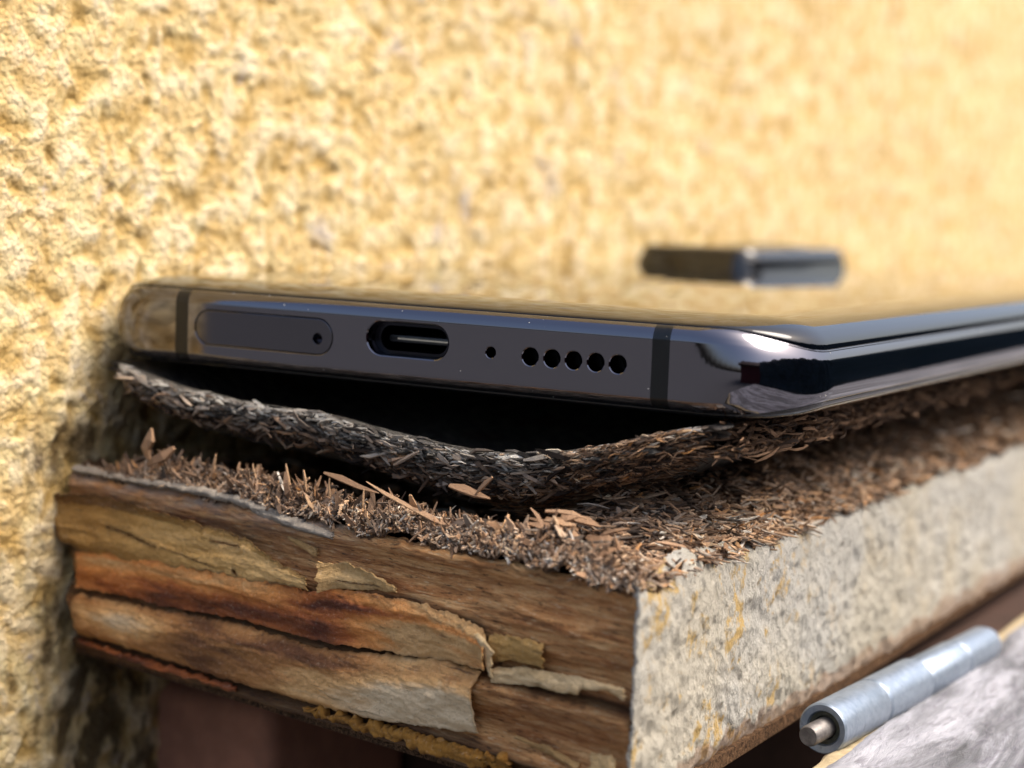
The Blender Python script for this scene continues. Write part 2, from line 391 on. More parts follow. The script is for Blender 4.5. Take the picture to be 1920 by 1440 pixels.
for a_, b_ in ((iA, iB), (iC, iD), (jD, jC), (jB, jA)): segment('antenna_band', a_, b_, BAND, -.015)
segment('frame_side', iD, jD, METAL); segment('frame_top', jC, jB, METAL); segment('frame_side', jA, iA+len(OUT), METAL)
# holes
def slot_profile(hw, hh, n=14):
    if hw <= hh+.001: return [(hw*math.cos(math.pi*i/n-math.pi/2), hw*math.sin(math.pi*i/n-math.pi/2)) for i in range(2*n)]
    p = []
    for s, c0 in ((1, hw-hh), (-1, -(hw-hh))):
        for i in range(n+1):
            a_ = -math.pi/2+math.pi*i/n
            p.append((c0+s*hh*math.cos(a_), s*hh*math.sin(a_)))
    return p
def slot_solid(cx_, cz_, prof, secs):
    """secs: list of (y, grow) along +Y"""
    v = []; n_ = len(prof)
    for y, g in secs:
        for (a_, b_) in prof:
            r = math.hypot(a_, b_) or 1
            v.append((cx_+a_*(1+g/max(r, .01)), y, cz_+b_*(1+g/max(r, .01))))
    f = [tuple(range(n_))[::-1], tuple((len(secs)-1)*n_+i for i in range(n_))]
    for s in range(len(secs)-1):
        for i in range(n_): f.append((s*n_+i, s*n_+(i+1) % n_, (s+1)*n_+(i+1) % n_, (s+1)*n_+i))
    return v, f
def grow(prof_fn, cx_, cz_, hw, hh, depth, ch=.14):
    """slot cutter with a small chamfer at the mouth"""
    v = []; secs = [(-.4, ch+.4), (0, ch), (.5*ch, ch*.35), (ch*1.4, 0), (depth, 0)]; n_ = None
    for y, g in secs:
        p = slot_profile(hw+g, hh+g); n_ = len(p)
        v += [(cx_+a_, y, cz_+b_) for a_, b_ in p]
    f = [tuple(range(n_))[::-1], tuple((len(secs)-1)*n_+i for i in range(n_))]
    for s in range(len(secs)-1):
        for i in range(n_): f.append((s*n_+i, s*n_+(i+1) % n_, (s+1)*n_+(i+1) % n_, (s+1)*n_+i))
    return v, f
def cut(target, solids):
    target.data.transform(Matrix.Scale(1/MM, 4))
    for v, f in solids:
        bm = bmesh.new(); me = bpy.data.meshes.new('c')
        me.from_pydata([tuple(np.array(q)-np.array(phone.location)/MM) for q in v], [], f)
        bm.from_mesh(me); bmesh.ops.recalc_face_normals(bm, faces=bm.faces); bm.to_mesh(me); bm.free()
        co = bpy.data.objects.new('c', me); SC.collection.objects.link(co); co.parent = phone
        md = target.modifiers.new('b', 'BOOLEAN'); md.operation = 'DIFFERENCE'; md.solver = 'EXACT'; md.object = co
        bpy.context.view_layer.update()
        nm_ = bpy.data.meshes.new_from_object(target.evaluated_get(bpy.context.evaluated_depsgraph_get()))
        target.modifiers.clear(); target.data = nm_; bpy.data.objects.remove(co)
    target.data.transform(Matrix.Scale(MM, 4))
    target.data.polygons.foreach_set('use_smooth', [True]*len(target.data.polygons))
    target.data.set_sharp_from_angle(angle=math.radians(28))
bm = bmesh.new(); bm.from_mesh(frame.data); bmesh.ops.recalc_face_normals(bm, faces=bm.faces); bm.to_mesh(frame.data); bm.free()
ZC = 3.0
cuts = [grow(None, -16.35, ZC+.12, 8.12, 1.68, 1.0, .09), grow(None, -.05, ZC+.5, 4.3, 1.5, 7.0, .16), grow(None, 8.69, ZC+.05, .46, .4601, 3, .1)]
SPK = [12.65, 14.78, 16.87, 19.0, 21.08]
for x in SPK: cuts.append(grow(None, x, ZC-.02, .74, .7401, 4, .13))
cut(frame, cuts)
# sim tray (own piece, hairline gap round it), its pin hole
v, f = grow(None, -16.35, ZC+.12, 8.0, 1.56, 2.2, 0)
def slab(prof, cx_, cz_, y0, y1, r=.06):
    v = []; n_ = len(prof(0)); secs = [(y0+r, 0), (y0+r*.3, -r*.3), (y0, -r)][::-1]+[(y1, 0)]
    for y, g in secs: v += [(cx_+a_, y, cz_+b_) for a_, b_ in prof(g)]
    f = [tuple(range(n_))[::-1], tuple((len(secs)-1)*n_+i for i in range(n_))]
    for s in range(len(secs)-1):
        for i in range(n_): f.append((s*n_+i, s*n_+(i+1) % n_, (s+1)*n_+(i+1) % n_, (s+1)*n_+i))
    return v, f
v, f = slab(lambda g: slot_profile(8.06+g, 1.62+g, 20), -16.35, ZC+.12, .035, 2.2)
tray = build('sim_tray', v, f, mat_metal('tray_metal', '5A595F', .1, .04), phone, sharp=12)
bm = bmesh.new(); bm.from_mesh(tray.data); bmesh.ops.recalc_face_normals(bm, faces=bm.faces); bm.to_mesh(tray.data); bm.free()
cut(tray, [grow(None, -9.95, ZC-.08, .5, .5001, 2.0, .1)]); tray.data.set_sharp_from_angle(angle=math.radians(12))
v, f = slab(lambda g: slot_profile(.46+g, .4601+g, 10), -9.95, ZC-.08, 1.7, 2.1); build('pin_hole', v, f, BLACK, phone)
# usb tongue and inner shell
sh = []
for (hw, hh), y in (((4.28, 1.48), 1.1), ((4.28, 1.48), 1.15), ((3.6, 1.15), 1.15), ((3.6, 1.15), 6.9)):
    sh += [(-.05+a_, y, ZC+.5+b_) for a_, b_ in slot_profile(hw, hh)]
n_ = len(slot_profile(1, .5)); ff = []
for s in range(3):
    for i in range(n_): ff.append((s*n_+i, (s+1)*n_+i, (s+1)*n_+(i+1) % n_, s*n_+(i+1) % n_))
port = build('usb_port', sh, ff, PORT, phone, sharp=30)
v, f = slab(lambda g: slot_profile(3.3+g, .33+g, 6), .1, ZC+.42, 1.8, 6.9, .08); build('contact_tongue', v, f, mat_simple('tongue_plastic', '1A1B1C', .3, .5), port)
v = [(-2.6+.4, 1.76, ZC+.36), (3.2, 1.76, ZC+.36), (3.2, 1.76, ZC+.5), (-2.2, 1.76, ZC+.5), (-2.2, 5, ZC+.36), (3.2, 5, ZC+.36), (3.2, 5, ZC+.5), (-2.2, 5, ZC+.5)]
build('contact_strip', v, [(0, 1, 2, 3), (7, 6, 5, 4), (0, 4, 5, 1), (1, 5, 6, 2), (2, 6, 7, 3), (3, 7, 4, 0)], mat_metal('bare_contact_metal', 'C8C4B8', .25), port, smooth=False)
for x, w_ in [(8.69, .5)]+[(q, .8) for q in SPK]:
    v, f = slab(lambda g: slot_profile(w_-.06+g, w_-.0601+g, 10), x, ZC, 2.6, 3.2); build('speaker_mesh' if w_ > .6 else 'microphone_mesh', v, f, BLACK, phone)
def closed_glass(name, ps, pl, z, flip):
    m = len(ps); v = loft(OUT, ps, pl); n_ = len(OUT)
    fs = [(i*m+j, ((i+1) % n_)*m+j, ((i+1) % n_)*m+j+1, i*m+j+1) for i in range(n_) for j in range(m-1)]
    fs.append(tuple(i*m+m-1 for i in range(n_)))
    if flip: fs = [q[::-1] for q in fs]
    return build(name, v, fs, GLASS, phone, sharp=50)
closed_glass('back_glass', GS, GL, 7.5, False); closed_glass('screen_glass', SS, SL, -1, True)
gp = np.array([[.95, 6.38], [1.2, 6.38]]); gl = np.array([[.55, 4.75], [.8, 4.72]])
for nm_, a_, b_ in (('seam_gasket', [[.8, 6.33], [1.3, 6.36]], [[.45, 4.72], [.9, 4.8]]), ('seam_gasket', [[.95, -.32], [1.5, -.36]], [[.45, .58], [.95, .5]])):
    v = loft(OUT, a_, b_); n_ = len(OUT); build(nm_, v, [(i*2, ((i+1) % n_)*2, ((i+1) % n_)*2+1, i*2+1) for i in range(n_)], GASKET, phone)
# camera module near the far end
def rrect(x0, x1, y0, y1, r, ins, n=8):
    p = []
    for cx_, cy_, a0 in ((x1-r, y0+r, -90), (x1-r, y1-r, 0), (x0+r, y1-r, 90), (x0+r, y0+r, 180)):
        for i in range(n+1):
            t = math.radians(a0+90*i/n); p.append((cx_+(r-ins)*math.cos(t), cy_+(r-ins)*math.sin(t)))
    return p
def rstack(name, rect, r, prof, mat, parent, cap=True, sharp=35):
    v = []; k = None
    for ins, z in prof:
        p = rrect(*rect, r, ins); k = len(p); v += [(a_, b_, z) for a_, b_ in p]
    f = [(s*k+i, s*k+(i+1) % k, (s+1)*k+(i+1) % k, (s+1)*k+i) for s in range(len(prof)-1) for i in range(k)]
    if cap: f.append(tuple((len(prof)-1)*k+i for i in range(k)))
    return build(name, v, f, mat, parent, sharp=sharp)
CB = (-33.6, -12.9, 112, 155)
CAMM = mat_metal('camera_ring_metal', '8E939E', .14)
MODM = M('black_ceramic'); MODM.base(rgb('060607'), .06, 0, .5); MODM.p.inputs['IOR'].default_value = 1.6; MODM = MODM.m
modu = rstack('camera_module', CB, 4.0, [(0, 7.4), (.05, 7.6), (.3, 8.85), (.5, 8.9), (.62, 8.98), (.95, 10.1), (1.15, 10.28), (1.65, 10.34)], MODM, phone)
rstack('camera_cover_glass', CB, 4.0, [(1.65, 10.3), (1.7, 10.4), (2.0, 10.45)], GLASS, modu)
for y in (120, 132, 144):
    v = []; k = 32
    for r, z in ((5.2, 10.44), (5.2, 10.55), (4.6, 10.6), (4.4, 10.5)):
        v += [(-22.1+r*math.cos(2*math.pi*i/k), y+r*math.sin(2*math.pi*i/k), z) for i in range(k)]
    f = [(s*k+i, s*k+(i+1) % k, (s+1)*k+(i+1) % k, (s+1)*k+i) for s in range(3) for i in range(k)]+[tuple(3*k+i for i in range(k))]
    build('lens_ring', v, f, CAMM, modu, sharp=35)

# dust and lint specks lying on the frame and the glass edge
dv, df = [], []
for _ in range(150):
    i = int(RNG.integers(0, len(OUT))); (x, y), (nx, ny), k = OUT[i]
    if y > 60: continue
    j = int(RNG.integers(6, nF-5)); a_, b_ = FS[j], FL[j]; k2 = float(sst(0, .75, abs(nx))); ins = (a_[0]*(1-k2)+FM[j][0]*k2)*(1-k)+b_[0]*k; z = a_[1]*(1-k)+b_[1]*k
    if RNG.random() < .35: z = a_[1]*(1-k)+b_[1]*k; j = nF-4; a_, b_ = FS[j], FL[j]; ins = a_[0]*(1-k)+b_[0]*k-.02; z = a_[1]*(1-k)+b_[1]*k
    c_ = np.array([x-nx*(ins-.01)+RNG.uniform(-.4, .4)*(-ny), y-ny*(ins-.01)+RNG.uniform(-.4, .4)*nx, z]); r = abs(RNG.normal(.03, .02))+.012
    n0 = len(dv)
    for q in ((1, 0, 0), (-1, 0, 0), (0, 1, 0), (0, -1, 0), (0, 0, 1), (0, 0, -1)): dv.append(c_+np.array(q)*r*RNG.uniform(.6, 1.5))
    df += [(n0+a2, n0+b2, n0+c2) for a2, b2, c2 in ((0, 2, 4), (2, 1, 4), (1, 3, 4), (3, 0, 4), (2, 0, 5), (1, 2, 5), (3, 1, 5), (0, 3, 5))]
build('dust', np.array(dv), df, mat_simple('pale_dust', 'B0ACA4', .9, .2), phone, smooth=False, kind='stuff')

# ------------------------------------------------------------------ chipboard shelf
TL = np.array([-36.5, -3.05, -11.8]); TR = np.array([29.72, -12.12, -13.0])
EU = (TR-TL)/np.linalg.norm(TR-TL); EV = np.array([-.01778, .00244, -.99984]); EW = np.array([-.13570, -.99075, 0.]); LU = float(np.linalg.norm(TR-TL))
def P(u, v, w):
    u, v, w = np.broadcast_arrays(u, v, w)
    return TL + u[..., None]*EU + v[..., None]*EV + w[..., None]*EW
shelf = empty('chipboard_shelf', (0, -6, -31), 'rotten chipboard shelf with crumbling core and peeling brown edge veneer, the phone resting on it', 'shelf')
def yfront(x): return -3.05 + (x+36.5)*(-12.12+3.05)/(29.72+36.5)
def zedge(x): return -11.8 + (x+36.5)*(-1.2)/66.22
def W0(u, v):
    w = -.9*np.exp(-np.clip(v, 0, 9)/.35) - .9*sst(15.8, 16.6, v)*(1-sst(16.9, 17.6, v))
    w = w - 1.2*sst(17.2, 18.4, v)
    g = 5.6+.035*u
    w = w - .55*np.exp(-((v-(g+2.1+.3*vn(u/6, u*0, 4)))/.35)**2) - .8*np.exp(-((v-(10.9-.02*u))/.4)**2)
    w = w + .35*np.sin(v*1.1+.04*u) + .35*fbm(u/14, v/3, 12, 3) + .1*fbm(u/2.5, v/.45, 8, 3, .6)
    return w
def interp0(poly, u): p = np.array(poly); return np.interp(u, p[:, 0], p[:, 1])
us = np.arange(-.6, LU+.001, .2); us = np.append(us, LU); vs = np.arange(0, 18.6, .14)
U, V = np.meshgrid(us, vs, indexing='ij')
Wd = W0(U, V)*sst(LU+.2, LU-.9, U)
Vt = V + (1-sst(0, 1.5, V))*.35*fbm(U/2.4, U*0, 44, 3)
grey = np.clip(np.exp(-V/.9)*(1-sst(34, 42, U))*1.2 + .35*(1-sst(0, 5, V))*(1-sst(28, 40, U)), 0, 1)*(.6+.6*fbm(U/3, V/1, 66, 3))
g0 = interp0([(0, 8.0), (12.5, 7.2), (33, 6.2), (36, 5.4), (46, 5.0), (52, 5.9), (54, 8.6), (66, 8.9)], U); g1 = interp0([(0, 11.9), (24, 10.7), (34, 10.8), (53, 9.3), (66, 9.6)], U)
dirt_shade = np.clip(.9*np.exp(-((V-g0)/.7)**2)*(U < 54)+np.exp(-((V-g1)/.8)**2)+.9*sst(14.6, 16, V)*(1-sst(50, 62, U))+.7*np.exp(-((V-16.6)/.8)**2)+.35*sst(.2, .7, fbm(U/7, V/1.2, 301, 4, .6)), 0, 1)  # shade between the veneer sheets painted as dark bands, plus dirt blotches
build('veneer_backing', P(U, Vt, Wd).reshape(-1, 3), gridfaces(len(us), len(vs)), GRAIN, shelf, uv=np.stack([U, V], -1).reshape(-1, 2), attrs={'grey': np.clip(grey, 0, 1).ravel(), 'dirt_shade': dirt_shade.ravel()},
      label='brown wood grained backing bared where the veneer has peeled')

def interp(poly, u):
    p = np.array(poly); return np.interp(u, p[:, 0], p[:, 1])
def sheet(name, top, bot, mat, off=.3, bulge=.5, thick=.16, du=.16, nv=40, rag=.18, curl_l=0, curl_r=0, curl_t=0, curl_b=0, curl_len=2.0, slits=(), tone=None, rim=.25, endrag=.35, label=None, seed=1, tilt=0):
    u0, u1 = top[0][0], top[-1][0]
    n = max(8, int((u1-u0)/du)); s = np.linspace(0, 1, n); t = np.linspace(0, 1, nv)
    S, T = np.meshgrid(s, t, indexing='ij')
    Ub = u0+(u1-u0)*S
    er = endrag*fbm(T*5, T*0+seed, seed, 4)
    Ub = Ub + er*(S**8) + er*((1-S)**8)*.8
    tp = interp(top, Ub)+rag*1.3*fbm(Ub/1.3, Ub*0, seed+3, 5, .68); bt = interp(bot, Ub)+rag*fbm(Ub/1.6, Ub*0, seed+8, 4, .6)
    bt = np.maximum(bt, tp+.15)
    Vb = tp+(bt-tp)*T
    w = off + bulge*np.clip(np.sin(np.pi*np.clip(T, 0, 1)), 0, 1)**.75 + np.maximum(W0(Ub, Vb), -.25)*.5
    dl = (Ub-Ub.min()); dr = Ub.max()-Ub; h = bt-tp
    w = w + curl_l*np.clip(1-dl/curl_len, 0, 1)**2 + curl_r*np.clip(1-dr/curl_len, 0, 1)**2
    w = w + curl_t*np.clip(1-(T*h)/.9, 0, 1)**2 + curl_b*np.clip(1-((1-T)*h)/.9, 0, 1)**2 + tilt*T
    w = w + .22*fbm(Ub/3.5, Vb/1.6, seed+20, 4) + .05*fbm(Ub/.7, Vb/.5, seed+30, 3)
    keep = np.ones((n-1, nv-1), bool)
    uc = .25*(Ub[1:, 1:]+Ub[:-1, :-1]+Ub[1:, :-1]+Ub[:-1, 1:]); vc = .25*(Vb[1:, 1:]+Vb[:-1, :-1]+Vb[1:, :-1]+Vb[:-1, 1:])
    rimv = np.clip(1-np.minimum(np.minimum(T, 1-T)*h, np.minimum(dl, dr))/.3, 0, 1)*rim
    for (su0, sv0, su1, sv1, wd) in slits:
        k = np.clip((uc-su0)/(su1-su0), 0, 1); line = sv0+(sv1-sv0)*k+.12*fbm(uc/.8, uc*0, seed+40, 3)
        ww = wd*np.sqrt(np.clip(4*k*(1-k), 0, 1))*(.7+.6*fbm(uc/.7, uc*0, seed+44, 2))
        keep &= ~((np.abs(vc-line) < ww) & (k > 0) & (k < 1))
        kk = np.clip((Ub-su0)/(su1-su0), 0, 1); ln = sv0+(sv1-sv0)*kk
        rimv = np.maximum(rimv, .7*np.exp(-((Vb-ln)/(wd*1.8))**2)*((kk > 0) & (kk < 1)))
    tn = np.full(Ub.shape, .5) if tone is None else np.clip(tone(Ub, Vb, S, T), 0, 1)
    f = gridfaces(n, nv, keep)
    A = P(Ub, Vb, w).reshape(-1, 3); B = P(Ub, Vb, w-thick).reshape(-1, 3); N = len(A)
    # boundary walls
    e = np.concatenate([f[:, [0, 1]], f[:, [1, 2]], f[:, [2, 3]], f[:, [3, 0]]]); key = np.sort(e, 1); kk = key[:, 0].astype(np.int64)*N+key[:, 1]
    _, inv, cnt = np.unique(kk, return_inverse=True, return_counts=True); be = e[cnt[inv] == 1]
    side = np.stack([be[:, 1], be[:, 0], be[:, 0]+N, be[:, 1]+N], -1)
    faces = np.vstack([f, f[:, ::-1]+N, side])
    uvm = np.stack([Ub, Vb], -1).reshape(-1, 2)
    return build(name, np.vstack([A, B]), faces, mat, shelf, uv=np.vstack([uvm, uvm]), attrs={'tone': np.tile(tn.ravel(), 2), 'rim': np.tile(rimv.ravel(), 2)}, sharp=60, label=label)

sheet('veneer_strip', [(-1.84, 2.6), (4.5, 1.8), (12.3, 2.12), (19.7, 2.48), (24.64, 2.8), (28.13, 4.05), (30.2, 4.6), (32.7, 4.9)],
      [(-1.84, 5.5), (-.6, 7.3), (1.5, 8.3), (12.5, 7.3), (22, 6.5), (24.8, 6.7), (28.2, 6.25), (32.7, 6.1)], TAN, off=.55, bulge=.35, curl_l=1.0, curl_t=.35, curl_len=5, nv=56,
      slits=[(5.5, 4.7, 13, 5.6, .16), (13.5, 5.4, 21, 6.1, .07), (20.0, 3.75, 24.2, 3.7, .14), (23.2, 5.9, 24.0, 6.4, .2)], rim=.75,
      tone=lambda u, v, s, t: .25+.75*s-.35*(t < .18)-.1*(t > .8), seed=3, label='olive tan peeling strip with dark slits, upper left')  # tone paints the shadow along the upper margin
sheet('veneer_strip', [(1.0, 7.6), (12.5, 6.9), (22, 6.25), (33, 6.2), (35.2, 5.35), (40, 5.05), (46, 4.87), (49.5, 5.12), (52.2, 5.8), (53.3, 6.5)],
      [(1.0, 11.65), (8, 11.2), (15, 11.1), (23.6, 10.4), (33.8, 10.5), (40, 9.9), (49, 9.2), (53.3, 9.0)], ORANGE, off=.45, bulge=.5, nv=50, curl_r=1.1, curl_len=1.6, curl_b=.25, rim=.45,
      tone=lambda u, v, s, t: .3+.42*np.exp(-((t-.26)/.24)**2)*(1-sst(24, 36, u))+.62*sst(34, 47, u)-.4*np.exp(-((t-.3)/.09)**2)*sst(27, 34, u)-.28*np.exp(-((t-.75)/.25)**2)*sst(9, 16, u)*(1-sst(33, 42, u)), seed=11,
      label='long orange brown veneer strip with a curled pale right end')
sheet('veneer_strip', [(34.9, 3.1), (37.2, 2.96), (40, 3.3), (43.1, 4.0)], [(34.9, 5.7), (37.2, 5.2), (40, 4.8), (43.1, 4.45)], PALEV, off=.45, bulge=.2, curl_l=1.5, curl_len=2.2, curl_t=.3, nv=24,
      slits=[(36.2, 4.6, 41, 4.3, .05)], seed=23, tone=lambda u, v, s, t: .3+0*u, label='small curled tan flake above the long orange strip')
sheet('veneer_strip', [(52.5, 5.9), (53.1, 6.2), (53.9, 7.0)], [(52.5, 6.3), (53.1, 8.4), (53.9, 9.5)], PALEV, off=1.35, bulge=.25, nv=18, rag=.15, seed=67, tilt=-.3, tone=lambda u, v, s, t: .9+0*u, label='pale curled lip at the end of the long orange strip')
sheet('veneer_strip', [(53.0, 6.1), (55.5, 5.75), (58.5, 5.7)], [(53.0, 8.3), (55.5, 7.9), (58.0, 7.7)], TAN, off=.35, bulge=.15, nv=18, seed=29, tone=lambda u, v, s, t: .5+0*u, label='short square tan scrap')
sheet('veneer_strip', [(53.3, 8.9), (56.5, 8.1), (60.5, 7.9), (66.3, 7.65)], [(53.3, 10.1), (57, 9.5), (61.9, 9.3), (62.3, 8.6), (64.9, 8.25), (66.3, 8.7)], PALEV, off=.4, bulge=.15, nv=14, rag=.1, seed=31,
      tone=lambda u, v, s, t: .75+0*u, label='narrow pale cream strip reaching the corner')
sheet('veneer_strip', [(1.0, 12.3), (9, 11.9), (15, 11.5), (23.6, 10.95), (33.8, 11.2), (43, 9.9), (47.8, 9.25), (52.1, 9.45)],
      [(1.0, 16.5), (9, 16.4), (20, 16.5), (34, 16.4), (40.5, 16.1), (47, 15.3), (52.1, 14.7)], CREAM, off=.35, bulge=.85, nv=60, rag=.16, endrag=.12, rim=.4,
      tone=lambda u, v, s, t: .22+.65*np.exp(-((u-8)/6)**2)*np.exp(-((t-.4)/.3)**2)-.2*np.exp(-((u-19)/4)**2)+.5*sst(24, 40, u)*sst(.2, .55, t)+.25*sst(36, 46, u)-.3*np.exp(-((t-.18)/.1)**2)*sst(22, 27, u)*(1-sst(36, 42, u)), seed=37,  # tone includes a painted pale sheen towards the lower right
      label='broad cream brown veneer strip with a straight cut right end')
sheet('veneer_strip', [(33, 16.7), (38, 16.45), (46.5, 16.1), (55.5, 16.0)], [(33, 17.0), (38, 17.3), (46.5, 17.5), (55.5, 17.2)], OCHRE, off=.5, bulge=.3, nv=14, rag=.5, endrag=1.2, seed=41, thick=.6, label='crumbly ochre lip along the bottom edge')
sheet('veneer_strip', [(29.6, 1.9), (31, 2.0), (33.2, 2.4)], [(29.6, 2.2), (31, 2.6), (33.2, 3.1)], PALEV, off=.3, bulge=.05, nv=10, rag=.05, seed=43, tone=lambda u, v, s, t: .1+0*u, label='tiny tan flake near the top')
sheet('veneer_strip', [(63.5, 13.6), (65.9, 13.3)], [(63.5, 15.2), (65.9, 15.4)], PALEV, off=.3, bulge=.1, nv=10, rag=.2, seed=47, label='small cream scrap at the bottom corner')
sheet('veneer_strip', [(56.0, 14.0), (58.5, 14.1), (62.5, 14.6)], [(56.0, 14.25), (58.5, 14.6), (62.5, 15.2)], PALEV, off=.2, bulge=.1, nv=8, rag=.12, seed=53, tone=lambda u, v, s, t: 0*u, label='thin grey scrap near the bottom edge')
sheet('veneer_strip', [(1.5, 16.9), (12, 16.9), (24, 16.8)], [(1.5, 17.3), (12, 17.6), (24, 17.3)], ORANGE, off=.5, bulge=.3, nv=10, rag=.2, seed=59, tone=lambda u, v, s, t: .1+0*u, label='dark reddish sliver under the broad strip')
# grey lip along the top left edge
sheet('veneer_strip', [(-.4, -.35), (8, -.3), (15, -.75), (23, -.75), (30, .1), (35, .6)], [(-.4, .35), (8, .2), (15, 0), (23, .1), (28, .9), (35, 1.3)], mat_sheet('grey_lip', ['5C554C', '857C70', 'A59C8E'], '403830', .5, .8), off=.15, bulge=.4, nv=14, rag=.15, seed=61, thick=.5,
      label='grey worn lip along the top left edge')

# pale long side
ss = [0.0]
while ss[-1] < 620: ss.append(ss[-1] + (.2 if ss[-1] < 60 else .2+(ss[-1]-60)*.012))
ss = np.array(ss); vv = np.concatenate([np.arange(0, 18.9, .2)])
S_, V_ = np.meshgrid(ss, vv, indexing='ij')
vtop = -1.3*np.exp(-((S_-9)/4)**2) - .5*np.exp(-((S_-20)/8)**2) + .55*fbm(S_/3.2, S_*0, 71, 4, .6) - .25 + .012*np.clip(S_-60, 0, 60)
vbot = 18.1 + .35*fbm(S_/2.5, S_*0, 72, 4, .6) + .012*np.clip(S_-20, 0, 150)
Vp = vtop + (vbot-vtop)*V_/vv[-1]
q = fbm(S_/1.1, Vp/1.6, 73, 4, .6); lam = fbm(S_/4, Vp/5, 75, 3)
Xp = .35 + .2*q + .3*lam - .12*np.clip(1-cell(S_/1.7, Vp/2.2, 79)/.35, 0, 1) - 1.4*np.exp(-np.clip(Vp-vtop, 0, 9)/.7) - 1.3*np.exp(-np.clip(vbot-Vp, 0, 9)/.8)*(1+.4*q)
lip = np.exp(-S_/.35)
Xp = Xp*(1-lip)+.15*lip
Xw = 29.72 + Xp; Yw = -12.12 + S_ - .18*lip; Zw = -13.0 - Vp
low = sst(14.8, 16.6, Vp + 1.2*fbm(S_/3, Vp/2, 81, 2))
build('long_side', np.stack([Xw, Yw, Zw], -1).reshape(-1, 3), gridfaces(len(ss), len(vv)), PALE, shelf, uv=np.stack([S_, Vp], -1).reshape(-1, 2), attrs={'low': low.ravel(), 'yel': (1-.85*sst(22, 48, S_)).ravel()},
      label='pale flaking long side stained yellow in patches')
# white lip down the corner
lv = np.arange(0, 18.6, .15); ring = []
for k in range(6):
    an = 2*math.pi*k/6; ring.append(np.stack([29.78+(.2+.13*fbm(lv/.5, lv*0, 91, 4, .7))*math.cos(an)+.3*fbm(lv/2, lv*0, 93, 4, .6), -12.2+.2*math.sin(an)+0*lv, -13.0-lv], -1))
build('corner_lip', np.stack(ring, 0).reshape(-1, 3), gridfaces(6, len(lv), wrap=True), PALE, shelf, attrs={'low': np.zeros(6*len(lv))}, uv=np.zeros((6*len(lv), 2)))

# rotten core top
def coretop(x, b):
    dr = 29.72-x
    ridge = 1.9*np.exp(-((b-2.2)/2.0)**2)*sst(-35, -24, x)*(1-sst(24, 29, x))
    holl = -2.2*sst(4, 8, b)*sst(6, 16, dr)*(1-sst(40, 60, b)) 
    rise = 4.6*sst(1, 13, dr)*(1-sst(9, 22, dr))*sst(2, 16, b) + 1.5*sst(0, 4, dr)*sst(5, 14, b)
    edge = -.5*np.exp(-b/.5)
    return zedge(x)+ridge+holl+rise+edge + .9*fbm(x/4, b/4, 101, 3) + .45*fbm(x/.9, b/.9, 103, 3) - 1.6*sst(3.5, 8, b)*sst(9, 16, dr)*(1-sst(30, 50, b))
xs = np.arange(-37.4, 29.9, .3); bs = [0.0]
while bs[-1] < 600: bs.append(bs[-1] + (.3 if bs[-1] < 30 else .3+(bs[-1]-30)*.02))
bs = np.array(bs); XX, BB = np.meshgrid(xs, bs, indexing='ij')
ZZ = coretop(XX, BB); YY = yfront(XX)+BB + .25*fbm(XX/2, XX*0, 5, 3)
build('core', np.stack([XX, YY, ZZ], -1).reshape(-1, 3), gridfaces(len(xs), len(bs)), CORE, shelf, label='dark crumbling top of the chipboard core')
# underside and back of the board
bv = [(-37.4, yfront(-37.4)+.9, -30.6), (29.9, -11.2, -31.6), (29.9, 600, -31.6), (-37.4, 600, -30.6)]
bv += [(x, y, z+1.2) for x, y, z in bv]
build('underside', bv, [(3, 2, 1, 0), (4, 5, 6, 7), (0, 1, 5, 4), (1, 2, 6, 5), (2, 3, 7, 6), (3, 0, 4, 7)], CORE, shelf, smooth=False)

# warped top layer
CT = [(-37.5, -.9), (-34, -1.05), (-31.65, -1.45), (-24.56, -2.7), (-16.8, -3.43), (-7.59, -3.7), (-1.69, -4.48), (6.76, -5.35), (12.12, -5.3), (17.28, -4.5), (22.24, -3.3), (27.0, -1.7), (31, -1.1)]
CTp = np.array(CT)
def crust_top(x, y):
    z = np.interp(x, CTp[:, 0], CTp[:, 1])
    for d_ in (-1.5, 1.5): z = z + np.interp(x+d_, CTp[:, 0], CTp[:, 1])
    z = z/3; k = sst(12, 70, y)*.55
    z = z - 2.6*sst(-.9, 7, y)*sst(-33, -26, x)*(1-sst(17, 27, x))*(1-sst(50, 90, y)) - .5*sst(-.9, 3, y)*(1-sst(22, 30, x))
    return np.minimum(z*(1-k)-1.15*k, -1.06)
cxs = np.arange(-37.5, 30.6, .16)
rows = []; uvs = []
def thick(x): return 2.7 + 1.0*np.exp(-((x-6)/13)**2) - .6*sst(20, 30, x) - .9*(1-sst(-36, -26, x))
fy = lambda x: -1.5 + .5*fbm(x/6, x*0, 111, 2) + 2.8*sst(24, 30.5, x) + 4.5*(1-sst(-36.5, -30.5, x))
# layers: back(top) -> front edge -> down the ragged edge -> underside back
for yb in (175, 140, 110, 85, 65, 50, 38, 28, 21, 15, 10.5, 7, 4.5, 3, 2, 1.3, .8, .45, .2):
    y = fy(cxs)+yb; rows.append(np.stack([cxs, y, crust_top(cxs, y)+.12*fbm(cxs/1.5, y/3, 113, 3)*sst(0, -2, cxs*0-1)-.1], -1)); uvs.append(np.stack([cxs, y], -1))
nE = 26
for i in range(nE):
    t = i/(nE-1); x = cxs
    rag_ = .85*fbm(x/2.4, x*0+t*5.5, 117, 4, .65) + .4*vn(x/.9, x*0+t*9, 119)
    y = fy(x) - .15 - 1.0*math.sin(math.pi*min(t*1.1, 1))*.5 + rag_*min(1, t*4+.2) + 1.4*t*t
    z = crust_top(x, y) - .1 - thick(x)*t + .18*fbm(x/1.7, x*0+t*3, 121, 3)
    rows.append(np.stack([x, y, z], -1)); uvs.append(np.stack([x, -3-t*thick(x)], -1))
